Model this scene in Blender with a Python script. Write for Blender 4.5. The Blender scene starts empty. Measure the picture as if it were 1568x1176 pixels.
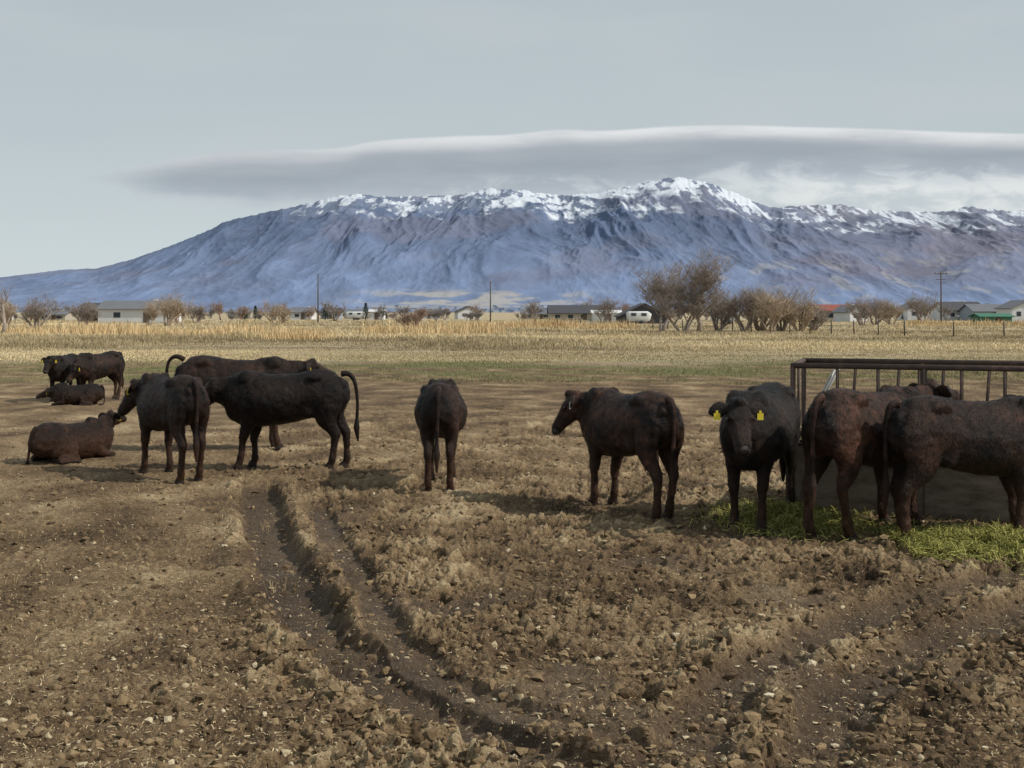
import bpy, math, random, numpy as np
from mathutils import Vector, Matrix
random.seed(7); rng=np.random.default_rng(7)
F=1750.0; HZ=478.0; CH=2.1
sc=bpy.context.scene
sc.view_settings.view_transform='Standard'; sc.view_settings.look='None'; sc.view_settings.exposure=0
def G(px,py):
    d=F*CH/(py-HZ); return ((px-784)/F*d, d)
def X(px,d): return (px-784)/F*d
def lin(r,g,b):
    f=lambda c:(c/255/12.92) if c<=10 else ((c/255+.055)/1.055)**2.4
    return (f(r),f(g),f(b),1)
# ---------- numpy noise
def hsh(ix,iy,s):
    h=(ix.astype(np.int64)*374761393+iy.astype(np.int64)*668265263+s*1442695041)&0xffffffff
    h=((h^(h>>13))*1274126177)&0xffffffff
    h=(h^(h>>16))*2246822519&0xffffffff
    return ((h^(h>>15))&0xffffff)/float(0xffffff)
def pn(x,y,s=0):
    x0=np.floor(x);y0=np.floor(y);fx=x-x0;fy=y-y0
    u=fx*fx*fx*(fx*(fx*6-15)+10);v=fy*fy*fy*(fy*(fy*6-15)+10)
    def g(a,b,dx,dy):
        t=hsh(a,b,s)*6.28318; return np.cos(t)*dx+np.sin(t)*dy
    a=g(x0,y0,fx,fy);b=g(x0+1,y0,fx-1,fy);c=g(x0,y0+1,fx,fy-1);d=g(x0+1,y0+1,fx-1,fy-1)
    return (a+(b-a)*u+(c-a)*v+(a-b-c+d)*u*v)*1.5
def fbm(x,y,o,s=0,gain=.5):
    r=0;a=1
    for i in range(o):
        r=r+a*pn(x*2**i+i*13.7,y*2**i+i*7.1,s+i);a*=gain
    return r
def worley(x,y,s=0):
    x0=np.floor(x);y0=np.floor(y);best=np.full(x.shape,9.);val=np.zeros(x.shape)
    for i in (-1,0,1):
        for j in (-1,0,1):
            a=x0+i;b=y0+j
            dx=a+hsh(a,b,s)-x;dy=b+hsh(a,b,s+5)-y
            d=dx*dx+dy*dy; m=d<best
            best=np.where(m,d,best); val=np.where(m,hsh(a,b,s+9),val)
    return np.sqrt(best),val
def ss(x,a,b):
    t=np.clip((x-a)/(b-a),0,1);return t*t*(3-2*t)
# ---------- mesh helpers
def fast_mesh(name,V,Fc,smooth=True):
    V=np.asarray(V,dtype=np.float32);Fc=np.asarray(Fc,dtype=np.int32);k=Fc.shape[1]
    m=bpy.data.meshes.new(name)
    m.vertices.add(len(V));m.vertices.foreach_set('co',V.ravel())
    m.loops.add(Fc.size);m.loops.foreach_set('vertex_index',Fc.ravel())
    m.polygons.add(len(Fc));m.polygons.foreach_set('loop_start',np.arange(0,Fc.size,k,dtype=np.int32))
    m.polygons.foreach_set('use_smooth',np.full(len(Fc),smooth))
    m.update(calc_edges=True)
    return m
def add_obj(name,m,mat=None,parent=None,loc=(0,0,0)):
    o=bpy.data.objects.new(name,m);sc.collection.objects.link(o);o.location=loc
    if mat is not None:
        for mm in (mat if isinstance(mat,list) else [mat]): m.materials.append(mm)
    if parent: o.parent=parent
    return o
def set_col(m,name,C):
    a=m.color_attributes.new(name,'FLOAT_COLOR','POINT')
    C4=np.ones((len(C),4),dtype=np.float32);C4[:,:C.shape[1]]=C
    a.data.foreach_set('color',C4.ravel())
class MB:
    def __init__(s): s.v=[];s.f=[];s.mi=[];s.sm=[]
    def add(s,v,f,mi=0,sm=True):
        o=len(s.v);s.v+= [tuple(p) for p in v]
        for q in f: s.f.append(tuple(i+o for i in q));s.mi.append(mi);s.sm.append(sm)
    def mesh(s,name):
        m=bpy.data.meshes.new(name);m.from_pydata(s.v,[],s.f)
        m.polygons.foreach_set('material_index',s.mi);m.polygons.foreach_set('use_smooth',s.sm);m.update();return m
    def box(s,c,d,mi=0,rot=None):
        v=[];
        for x in(-.5,.5):
            for y in(-.5,.5):
                for z in(-.5,.5):
                    p=Vector((x*d[0],y*d[1],z*d[2]))
                    if rot: p=rot@p
                    v.append(p+Vector(c))
        s.add(v,[(0,1,3,2),(4,6,7,5),(0,4,5,1),(2,3,7,6),(0,2,6,4),(1,5,7,3)],mi,False)
    def cyl(s,a,b,r,r2=None,n=8,mi=0):
        s.tube([a,b],[(r,r),(r2 or r,r2 or r)],Vector((0.3,.9,.2)),n,mi)
    def tube(s,pts,rad,hint,n=16,mi=0,topn=0.0,e=1.0):
        pts=[Vector(p) for p in pts];v=[];N_=len(pts)
        for i,p in enumerate(pts):
            t=(pts[min(i+1,N_-1)]-pts[max(i-1,0)]).normalized()
            h=Vector(hint)
            side=h.cross(t)
            if side.length<1e-4: side=Vector((1,0,0)).cross(t)
            side.normalize();up=t.cross(side)
            for k in range(n):
                a=2*math.pi*k/n;c=math.cos(a);q=math.sin(a)
                if e!=1.0:
                    c=math.copysign(abs(c)**e,c);q=math.copysign(abs(q)**e,q)
                w=rad[i][0]*c*(1-topn*max(0,q));v.append(p+side*w+up*rad[i][1]*q)
        f=[]
        for i in range(N_-1):
            for k in range(n):
                k2=(k+1)%n;f.append((i*n+k,i*n+k2,(i+1)*n+k2,(i+1)*n+k))
        f.append(tuple(range(n))[::-1]);f.append(tuple((N_-1)*n+k for k in range(n)))
        s.add(v,f,mi)
    def ball(s,c,r,mi=0,n=10):
        v=[];f=[];r=r if hasattr(r,'__len__') else (r,r,r)
        for i in range(n+1):
            th=math.pi*i/n
            for k in range(n):
                a=2*math.pi*k/n
                v.append((c[0]+r[0]*(math.sin(th)+.001)*math.cos(a),c[1]+r[1]*(math.sin(th)+.001)*math.sin(a),c[2]+r[2]*math.cos(th)))
        for i in range(n):
            for k in range(n):
                f.append((i*n+k,(i+1)*n+k,(i+1)*n+(k+1)%n,i*n+(k+1)%n))
        f.append(tuple(range(n)));f.append(tuple(n*n+k for k in range(n))[::-1])
        s.add(v,f,mi)
def catmull(P,R,k=4):
    P=[Vector(p) for p in P];op=[];orr=[]
    n=len(P)
    for i in range(n-1):
        p0=P[max(i-1,0)];p1=P[i];p2=P[i+1];p3=P[min(i+2,n-1)]
        for j in range(k):
            t=j/k
            op.append(0.5*((2*p1)+(p2-p0)*t+(2*p0-5*p1+4*p2-p3)*t*t+(3*p1-p0-3*p2+p3)*t**3))
            orr.append(tuple(R[i][a]*(1-t)+R[i+1][a]*t for a in range(2)))
    op.append(P[-1]);orr.append(R[-1]);return op,orr
# ---------- materials
def newmat(name,rough=.9,spec=.2):
    m=bpy.data.materials.new(name);m.use_nodes=True;nt=m.node_tree
    b=nt.nodes['Principled BSDF'];b.inputs['Roughness'].default_value=rough
    b.inputs['Specular IOR Level'].default_value=spec
    return m,nt,b
def noise(nt,scale,detail=4,rough=.6,vec=None,dist=0):
    n=nt.nodes.new('ShaderNodeTexNoise');n.inputs['Scale'].default_value=scale;n.inputs['Detail'].default_value=detail
    n.inputs['Roughness'].default_value=rough;n.inputs['Distortion'].default_value=dist
    if vec is not None: nt.links.new(vec,n.inputs['Vector'])
    return n.outputs['Fac']
def ramp(nt,fac,stops):
    r=nt.nodes.new('ShaderNodeValToRGB');e=r.color_ramp.elements
    while len(e)<len(stops): e.new(.5)
    for i,(p,c) in enumerate(stops):
        e[i].position=p;e[i].color=c if len(c)==4 else (*c,1)
    nt.links.new(fac,r.inputs[0]);return r.outputs[0]
def mixc(nt,fac,a,b,mode='MIX'):
    n=nt.nodes.new('ShaderNodeMix');n.data_type='RGBA';n.blend_type=mode
    for s,v in ((n.inputs[0],fac),(n.inputs[6],a),(n.inputs[7],b)):
        if isinstance(v,(int,float)): s.default_value=v
        elif isinstance(v,tuple): s.default_value=v if len(v)==4 else (*v,1)
        else: nt.links.new(v,s)
    return n.outputs[2]
def mth(nt,op,a,b=None,c=None,clamp=False):
    n=nt.nodes.new('ShaderNodeMath');n.operation=op;n.use_clamp=clamp
    for i,v in enumerate((a,b,c)):
        if v is None: continue
        if isinstance(v,(int,float)): n.inputs[i].default_value=v
        else: nt.links.new(v,n.inputs[i])
    return n.outputs[0]
def maprange(nt,v,a,b,c=0,d=1,smooth=True):
    n=nt.nodes.new('ShaderNodeMapRange');n.interpolation_type='SMOOTHSTEP' if smooth else 'LINEAR'
    nt.links.new(v,n.inputs[0])
    for i,x in zip((1,2,3,4),(a,b,c,d)): n.inputs[i].default_value=x
    return n.outputs[0]
def bump(nt,b,h,dist,strength=1):
    n=nt.nodes.new('ShaderNodeBump');n.inputs['Distance'].default_value=dist;n.inputs['Strength'].default_value=strength
    nt.links.new(h,n.inputs['Height']);nt.links.new(n.outputs[0],b.inputs['Normal'])
def tco(nt,w='Object'):
    return nt.nodes.new('ShaderNodeTexCoord').outputs[w]
def mapping(nt,vec,scale):
    n=nt.nodes.new('ShaderNodeMapping');nt.links.new(vec,n.inputs[0]);n.inputs['Scale'].default_value=scale;return n.outputs[0]
def simple(name,col,rough=.8,var=.25,scale=3,spec=.25,metal=0):
    m,nt,b=newmat(name,rough,spec);b.inputs['Metallic'].default_value=metal
    f=noise(nt,scale,5,.6,tco(nt))
    c2=tuple(x*(1-var) for x in col[:3]);c3=tuple(min(1,x*(1+var)) for x in col[:3])
    nt.links.new(ramp(nt,f,[(.3,c2),(.7,c3)]),b.inputs['Base Color']);return m
def attrmat(name,rough=.9,trans=0):
    m,nt,b=newmat(name,rough,.15);a=nt.nodes.new('ShaderNodeAttribute');a.attribute_name='col'
    nt.links.new(a.outputs['Color'],b.inputs['Base Color']);return m

# ================= CAMERA, LIGHT, WORLD
cam=bpy.data.cameras.new('camera');co=bpy.data.objects.new('camera',cam);sc.collection.objects.link(co)
co.location=(0,0,CH);co.rotation_euler=(math.radians(90),0,0);cam.sensor_width=36;cam.lens=F/1568*36
cam.shift_y=-(588-HZ)/1568;cam.clip_start=.1;cam.clip_end=60000;sc.camera=co
sundir=Vector((1,-.26,.90)).normalized()
sl=bpy.data.lights.new('sun','SUN');sl.energy=3.7;sl.angle=math.radians(.8);sl.color=(1,.94,.85)
so=bpy.data.objects.new('sun',sl);sc.collection.objects.link(so);so.rotation_euler=(-sundir).to_track_quat('-Z','Y').to_euler()
w=bpy.data.worlds.new('World');sc.world=w;w.use_nodes=True;nt=w.node_tree
for n in list(nt.nodes): nt.nodes.remove(n)
out=nt.nodes.new('ShaderNodeOutputWorld')
sky=nt.nodes.new('ShaderNodeTexSky');sky.sky_type='NISHITA';sky.sun_disc=False
sky.sun_elevation=math.asin(sundir.z);sky.sun_rotation=math.atan2(sundir.x,sundir.y)
bg1=nt.nodes.new('ShaderNodeBackground');bg1.inputs[1].default_value=.08;nt.links.new(sky.outputs[0],bg1.inputs[0])
d_=tco(nt,'Generated');sp=nt.nodes.new('ShaderNodeSeparateXYZ');nt.links.new(d_,sp.inputs[0])
yy=mth(nt,'MAXIMUM',sp.outputs[1],.08)
u=mth(nt,'DIVIDE',sp.outputs[0],yy);v=mth(nt,'DIVIDE',sp.outputs[2],yy)
cb=nt.nodes.new('ShaderNodeCombineXYZ');nt.links.new(u,cb.inputs[0]);nt.links.new(v,cb.inputs[2])
uv=cb.outputs[0]
U=mth(nt,'DIVIDE',mth(nt,'ADD',u,.6),1.2,clamp=True)
def curve(pts):
    n=nt.nodes.new('ShaderNodeFloatCurve');c=n.mapping.curves[0]
    P=[(((px-784)/1750+.6)/1.2,(478-py)/400) for px,py in pts]
    c.points[0].location=(0,P[0][1]);c.points[1].location=(1,P[-1][1])
    for p in P: c.points.new(*p)
    n.mapping.update();nt.links.new(U,n.inputs['Value']);return mth(nt,'MULTIPLY',n.outputs[0],400/1750)
T=curve([(60,286),(140,268),(220,250),(320,233),(380,228),(520,223),(570,214),(700,206),(780,204),(860,197),(920,198),(1010,192),(1130,190),(1240,192),(1350,196),(1480,200),(1600,204),(1750,212)])
B=curve([(60,291),(150,283),(220,302),(300,314),(420,319),(520,316),(620,314),(800,312),(950,304),(1050,294),(1130,280),(1220,276),(1330,279),(1450,282),(1568,275),(1750,272)])
n1=noise(nt,1,5,.6,mapping(nt,uv,(7,1,50)))
n2=noise(nt,1,6,.62,mapping(nt,uv,(22,1,48)),.5)
n3=noise(nt,1,3,.5,mapping(nt,uv,(3,1,14)))
n4=noise(nt,1,4,.55,mapping(nt,uv,(9,1,22)),.4)
vv=mth(nt,'ADD',v,mth(nt,'MULTIPLY',mth(nt,'SUBTRACT',n1,.5),.004))
td=mth(nt,'SUBTRACT',T,vv)
up_=maprange(nt,td,0,.003)
vb=mth(nt,'ADD',v,mth(nt,'MULTIPLY',mth(nt,'SUBTRACT',n4,.5),.04))
lo_=maprange(nt,mth(nt,'SUBTRACT',vb,B),-.006,.012)
mask=mth(nt,'MULTIPLY',up_,lo_);mask=mth(nt,'MULTIPLY',mask,maprange(nt,u,-.39,-.27,.0,1))
t=mth(nt,'DIVIDE',mth(nt,'SUBTRACT',vv,B),mth(nt,'MAXIMUM',mth(nt,'SUBTRACT',T,B),.004))
t=mth(nt,'ADD',t,mth(nt,'MULTIPLY',mth(nt,'SUBTRACT',n4,.5),.35))
ccol=ramp(nt,t,[(0,lin(190,199,206)),(.25,lin(172,181,190)),(.5,lin(160,169,178)),(.74,lin(168,175,183)),(1,lin(188,194,199))])
ccol=mixc(nt,maprange(nt,n1,.4,.7,0,.22),ccol,lin(196,202,206))
rim=mth(nt,'MULTIPLY',maprange(nt,td,.018,.002),maprange(nt,u,-.25,.02,.3,1))
rim=mth(nt,'MULTIPLY',rim,maprange(nt,n1,.25,.6,.5,1))
ccol=mixc(nt,rim,ccol,lin(230,232,233))
ccol=mixc(nt,mth(nt,'MULTIPLY',mth(nt,'MULTIPLY',maprange(nt,n2,.46,.66,0,.75),maprange(nt,t,.5,.1,0,1)),maprange(nt,u,-.12,0,.15,1)),ccol,lin(218,224,228))
sb=ramp(nt,mth(nt,'MULTIPLY',v,3.2,clamp=True),[(0,lin(208,218,222)),(.25,lin(200,211,215)),(.5,lin(189,200,205)),(.9,lin(182,193,199)),(1,lin(180,191,198))])
sb=mixc(nt,maprange(nt,n3,.35,.7,0,.4),sb,lin(197,205,208))
br=mth(nt,'MULTIPLY',maprange(nt,u,.10,.28,0,.85),maprange(nt,v,.16,.11,0,1))
sb=mixc(nt,br,sb,mixc(nt,maprange(nt,n2,.38,.62),lin(198,207,212),lin(230,233,233)))
allc=mixc(nt,mask,sb,ccol)
bg2=nt.nodes.new('ShaderNodeBackground');nt.links.new(allc,bg2.inputs[0]);bg2.inputs[1].default_value=1.0
mx=nt.nodes.new('ShaderNodeMixShader');mx.inputs[0].default_value=.95
nt.links.new(bg1.outputs[0],mx.inputs[1]);nt.links.new(bg2.outputs[0],mx.inputs[2]);nt.links.new(mx.outputs[0],out.inputs[0])

# ================= GROUND
ruts=[([(394,735),(405,790),(428,860),(470,940),(540,1010),(640,1070),(760,1130),(930,1210)],.21,.105,.010),
      ([(480,770),(505,820),(550,890),(590,960),(650,1020),(740,1070),(860,1110),(1000,1180)],.12,.045,.006),
      ([(1040,1230),(1075,1110),(1150,1030),(1290,960),(1450,910),(1640,870)],.18,.065,.022),
      ([(1230,1230),(1262,1120),(1350,1040),(1480,970),(1640,920)],.18,.055,.022)]
def groundh(x,y,fine=True):
    z=.035*fbm(x*.5,y*.5,3,11)
    near=1-ss(y,14,30)
    churn=ss(x/y+.06*pn(x*.6,y*.6,3),-.27,-.16)
    mod=(.22+.78*near)*(.80+.45*fbm(x*.7+5,y*.7,2,19))
    R=np.clip(.22+.80*churn+.2*pn(x*.8,y*.8,4),.12,1.2)*mod
    wet=np.zeros_like(x);rutm=np.zeros_like(x);berm=np.zeros_like(x);lug=np.zeros_like(x)
    idx=np.where(y<17)
    xs=x[idx]+.05*fbm(x[idx]*2.5,y[idx]*2.5,3,77);ys=y[idx]+.05*fbm(x[idx]*2.5,y[idx]*2.5,3,78)
    for pl,wd,dp,lg in ruts:
        W=[G(a,b) for a,b in pl];W,_=catmull([(a,b,0) for a,b in W],[(0,0)]*len(W),4)
        best=np.full(xs.shape,99.);arc=np.zeros_like(xs);acc=0
        for a,b in zip(W[:-1],W[1:]):
            dx,dy=b.x-a.x,b.y-a.y;L2=dx*dx+dy*dy
            tt=np.clip(((xs-a.x)*dx+(ys-a.y)*dy)/L2,0,1)
            dd=np.hypot(xs-a.x-tt*dx,ys-a.y-tt*dy);m=dd<best
            best=np.where(m,dd,best);arc=np.where(m,acc+tt*math.sqrt(L2),arc);acc+=math.sqrt(L2)
        fade=np.clip(.9+.4*pn(arc*.9,arc*0+dp*100,88),.5,1.1)*ss(arc,0,.8)
        r=(1-ss(best,wd*.75,wd*1.3))*fade
        bm=np.exp(-((best-wd*1.6)/(wd*.5))**2)*fade
        rutm[idx]=np.maximum(rutm[idx],r*dp);berm[idx]=np.maximum(berm[idx],bm*dp*.5*(.3+1.4*np.abs(pn(xs*4,ys*4,31))))
        lug[idx]+=r*lg*np.sin((arc+best*.6+.02*pn(xs*9,ys*9,12))*2*math.pi/.15)*np.clip(.6+pn(xs*2,ys*2,13),0,1)
        wet[idx]=np.maximum(wet[idx],r)
    patch=ss(fbm(x*.9,y*.9,3,55)+.5*np.exp(-(((x-.15)/.8)**2+((y-6.1)/.9)**2))+.3*np.exp(-(((x-2.2)/1.2)**2+((y-6.3)/.8)**2)),.36,.7)*(1-ss(y,9,16))*ss(x/y,-.3,-.1)
    damp=(1-.7*np.clip(wet,0,1))*(1-.45*patch)
    R2=R*damp
    Rf=np.clip(.50+.5*churn,0,1)*mod*damp
    wx=x+.03*fbm(x*8,y*8,3,41);wy=y+.03*fbm(x*8,y*8,3,44)
    f1,v1=worley(wx/.20,wy/.20,1);c=.075*v1**2.0*np.clip(1-1.35*f1,0,1)
    f2,v2=worley(wx/.095+.3,wy/.095,2);c2=.064*v2**1.5*np.clip(1-1.35*f2,0,1)
    if fine:
        f3,v3=worley(wx/.045,wy/.045,3);c2+=.036*v3*np.clip(1-1.4*f3,0,1)*(1-ss(y,14,20))
        c2+=.028*fbm(x*15,y*15,3,61,.65)
    hf,hv=worley(wx/.36,wy/.36,8);hole=(hv>.42)*(1-ss(hf,.08,.30))*.10
    c=c-hole
    rg=1-2*np.abs(pn(wx*2.1,wy*2.1,70));c+=.05*rg*(.5+pn(x*.7,y*.7,71))
    z=z+c*R2+c2*Rf -rutm+berm*(1-.4*wet)+lug
    crel=c*R2+c2*Rf-rutm*.5+berm
    return z,crel,R2,np.clip(wet*.9+patch*.7,0,1)
q=np.concatenate([np.linspace(960,40,920),np.geomspace(39.5,.42,120)])
dr=F*CH/q;cu=np.linspace(-.70,.70,1350)
Y=np.repeat(dr[:,None],len(cu),1);Xg=cu[None,:]*(Y+2.0)
xf=Xg.ravel();yf=Y.ravel()
z,crel,R2,wet=groundh(xf,yf)
far=ss(yf,30,60);z=z*(1-far)
def hayd(x,y): return np.exp(-(((x-2.75)/.4)**2+((y-11.45)/.3)**2))*.045+np.exp(-(((x-4.5)/1.0)**2+((y-10.15)/.3)**2))*.05
hay=hayd(xf,yf)
z+=hay
nr,ncn=len(dr),len(cu)
I=np.arange(nr*ncn).reshape(nr,ncn)
Fq=np.stack([I[:-1,:-1],I[:-1,1:],I[1:,1:],I[1:,:-1]],-1).reshape(-1,4)
gm=fast_mesh('ground',np.stack([xf,yf,z],-1),Fq)
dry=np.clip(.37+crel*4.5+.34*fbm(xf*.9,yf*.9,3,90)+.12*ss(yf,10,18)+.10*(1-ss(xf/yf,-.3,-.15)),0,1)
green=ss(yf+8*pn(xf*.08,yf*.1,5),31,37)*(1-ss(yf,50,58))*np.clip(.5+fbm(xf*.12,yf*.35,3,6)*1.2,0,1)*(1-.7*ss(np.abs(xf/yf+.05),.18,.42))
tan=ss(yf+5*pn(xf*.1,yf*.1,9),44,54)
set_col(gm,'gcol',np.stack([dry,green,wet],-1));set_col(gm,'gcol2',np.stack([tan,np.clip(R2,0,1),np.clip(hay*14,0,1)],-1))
m,nt,b=newmat('mud_soil',.92,.2)
a1=nt.nodes.new('ShaderNodeAttribute');a1.attribute_name='gcol';a2=nt.nodes.new('ShaderNodeAttribute');a2.attribute_name='gcol2'
s1=nt.nodes.new('ShaderNodeSeparateColor');nt.links.new(a1.outputs[0],s1.inputs[0])
s2=nt.nodes.new('ShaderNodeSeparateColor');nt.links.new(a2.outputs[0],s2.inputs[0])
oc=tco(nt);nf=noise(nt,38,6,.7,oc);nm=noise(nt,7,6,.65,oc);nl=noise(nt,.5,4,.6,oc)
fac=mth(nt,'ADD',s1.outputs[0],mth(nt,'MULTIPLY',mth(nt,'SUBTRACT',nf,.5),1.3));fac=mth(nt,'ADD',fac,mth(nt,'MULTIPLY',mth(nt,'SUBTRACT',nm,.5),.8),clamp=True)
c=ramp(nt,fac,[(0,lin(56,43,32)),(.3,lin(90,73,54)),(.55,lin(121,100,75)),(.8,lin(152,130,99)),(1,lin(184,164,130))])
c=mixc(nt,mth(nt,'MULTIPLY',s1.outputs[2],.7),c,mixc(nt,nm,lin(80,66,53),lin(110,93,75)))
lit=noise(nt,75,3,.6,oc);c=mixc(nt,maprange(nt,lit,.62,.68,0,.7),c,lin(194,176,142))
grn=ramp(nt,noise(nt,2.2,6,.75,oc),[(.3,lin(116,104,76)),(.55,lin(102,106,64)),(.8,lin(132,130,88))])
c=mixc(nt,mth(nt,'MULTIPLY',s1.outputs[1],.95,clamp=True),c,grn)
tn=ramp(nt,noise(nt,.35,6,.7,oc),[(.3,lin(146,132,106)),(.5,lin(170,154,124)),(.75,lin(184,170,140))])
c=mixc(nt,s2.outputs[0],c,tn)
c=mixc(nt,s2.outputs[2],c,lin(80,84,44))
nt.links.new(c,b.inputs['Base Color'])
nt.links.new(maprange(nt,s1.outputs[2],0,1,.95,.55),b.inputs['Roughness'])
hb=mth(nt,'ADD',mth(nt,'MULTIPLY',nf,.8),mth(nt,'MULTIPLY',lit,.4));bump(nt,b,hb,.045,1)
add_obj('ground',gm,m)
# clods
def ico():
    import bmesh
    bm=bmesh.new();bmesh.ops.create_icosphere(bm,subdivisions=1,radius=1)
    V=np.array([v.co[:] for v in bm.verts]);Fa=np.array([[v.index for v in f.verts] for f in bm.faces]);bm.free();return V,Fa
iV,iF=ico()
def scatter_lumps(name,n,qlo,qhi,smin,smax,mat,pw=2.5,maskfn=None,zoff=.3,colf=None):
    qq=rng.uniform(qlo,qhi,n);y=F*CH/qq;x=rng.uniform(-.52,.52,n)*(y+1)
    if maskfn is not None:
        k=maskfn(x,y);x=x[k];y=y[k]
    n=len(x);s=smin+(smax-smin)*rng.random(n)**pw
    gz=groundh(x,y)[0]
    V=np.repeat(iV[None],n,0)*(1+rng.uniform(-.42,.42,(n,len(iV),1)))
    V*=rng.uniform(.5,1.4,(n,1,3))*np.array([1,1,.7])
    V*=s[:,None,None]
    V+=np.stack([x,y,gz+s*zoff],-1)[:,None,:]
    Fa=(iF[None]+np.arange(n)[:,None,None]*len(iV)).reshape(-1,3)
    m=fast_mesh(name,V.reshape(-1,3),Fa,False)
    C=np.repeat(colf(n)[:,None,:],len(iV),1).reshape(-1,3);set_col(m,'col',C)
    return add_obj(name,m,mat)
am=attrmat('soil_clods',.95)
ntt=am.node_tree;bb=ntt.nodes['Principled BSDF'];bump(ntt,bb,noise(ntt,60,4,.7,tco(ntt)),.015,.9)
def cc(n):
    t=rng.random(n)[:,None];a=np.array(lin(82,66,49)[:3]);b_=np.array(lin(152,130,99)[:3]);return a*(1-t)+b_*t
def rm(x,y):
    _,c_,r_,w_=groundh(x,y);return rng.random(len(x))<(.3+.8*r_)*(1-.6*w_)
scatter_lumps('soil_clods',42000,180,900,.005,.036,am,3.2,rm,.1,cc)
def cw(n):
    t=rng.random(n)[:,None];return np.array(lin(165,146,112)[:3])*(1-t)+np.array(lin(212,198,168)[:3])*t
scatter_lumps('dry_dung_bits',2600,90,850,.005,.024,am,3,None,.35,cw)
def strips(name,x,y,z,L,wd,col,mat,tilt=.3):
    n=len(x);a=rng.uniform(0,6.28,n);el=rng.normal(0,tilt,n)
    d=np.stack([np.cos(a)*np.cos(el),np.sin(a)*np.cos(el),np.sin(el)],-1);s=np.stack([-np.sin(a),np.cos(a),rng.uniform(-.6,.6,n)],-1)
    p=np.stack([x,y,z],-1);L=L[:,None];wd=wd[:,None]
    mid=p+np.array([0,0,1])*L*.08
    V=np.stack([p-d*L/2-s*wd/2,p-d*L/2+s*wd/2,mid+s*wd/2,mid-s*wd/2,p+d*L/2+s*wd/2,p+d*L/2-s*wd/2],1).reshape(-1,3)
    o=np.arange(n)[:,None]*6
    Fa=np.concatenate([o+np.array([[0,1,2,3]]),o+np.array([[3,2,4,5]])],0)
    m=fast_mesh(name,V,Fa,False);set_col(m,'col',np.repeat(col,6,0));return add_obj(name,m,mat)
sm=attrmat('straw',.8)
n=34000;qq=rng.uniform(60,900,n);y=F*CH/qq;x=rng.uniform(-.52,.5,n)*(y+1)
k=rng.random(n)<np.where(x/y<-.15,1,.45);x=x[k];y=y[k];n=len(x)
tt=rng.random((n,1));colr=np.array(lin(132,112,82)[:3])*(1-tt)+np.array(lin(204,186,148)[:3])*tt
strips('straw_litter',x,y,groundh(x,y)[0]+.004,rng.uniform(.012,.040,n),rng.uniform(.003,.006,n),colr,sm)
# hay
n=44000
sel=rng.random(n)
x=np.where(sel<.25,rng.normal(2.75,.34,n),rng.normal(4.55,.75,n));y=np.where(sel<.25,rng.normal(11.3,.34,n),rng.normal(10.12,.33,n))
k=(sel<.25)|(x>3.4);x=x[k];y=y[k];n=len(x)
tt=rng.random((n,1));colr=np.array(lin(78,86,38)[:3])*(1-tt)+np.array(lin(180,172,98)[:3])*tt
strips('hay_pile',x,y,groundh(x,y)[0]+hayd(x,y)+rng.uniform(0,.06,n),rng.uniform(.05,.16,n),rng.uniform(.003,.007,n),colr,sm,.5)

# ================= COWS
def cowmat(name,brown,leg):
    m,nt,b=newmat(name,.5,.18)
    oc=tco(nt);s=nt.nodes.new('ShaderNodeSeparateXYZ');nt.links.new(oc,s.inputs[0])
    f=noise(nt,3.0,5,.65,oc,.4);f2=noise(nt,16,5,.7,oc)
    f=mth(nt,'ADD',f,mth(nt,'MULTIPLY',mth(nt,'SUBTRACT',f2,.5),.6))
    c=ramp(nt,f,[(.36,(.006,.0048,.0045)),(.56,(.007+.020*brown,.006+.008*brown,.005+.0045*brown)),(.82,(.010+.08*brown,.008+.034*brown,.007+.019*brown))])
    lz=mth(nt,'ADD',s.outputs[2],mth(nt,'MULTIPLY',mth(nt,'SUBTRACT',f,.5),.8))
    lm=maprange(nt,lz,.62,.25,0,leg)
    lc=ramp(nt,f2,[(.3,(.018,.010,.007)),(.6,(.075,.036,.02)),(.8,(.14,.085,.055))])
    c=mixc(nt,lm,c,lc);c=mixc(nt,maprange(nt,s.outputs[2],.07,.05,0,.8),c,(.03,.024,.02))
    nt.links.new(c,b.inputs['Base Color'])
    h=mth(nt,'ADD',noise(nt,1,4,.7,mapping(nt,oc,(80,80,30))),mth(nt,'MULTIPLY',noise(nt,10,4,.6,oc),.9));bump(nt,b,h,.016,1)
    return m
M_eye,_,b=newmat('cow_eye',.08,.6);b.inputs['Base Color'].default_value=(.01,.008,.006,1)
M_nose=simple('cow_muzzle',(.06,.057,.06),.45,.3,20,.3)
M_tag=simple('ear_tag_yellow',(.75,.58,.05),.5,.08);M_tagw=simple('ear_tag_white',(.6,.6,.55),.5,.1)
vox=bpy.data.textures.new('hide_lumps','CLOUDS');vox.noise_scale=.10;vox.noise_depth=3
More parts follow.
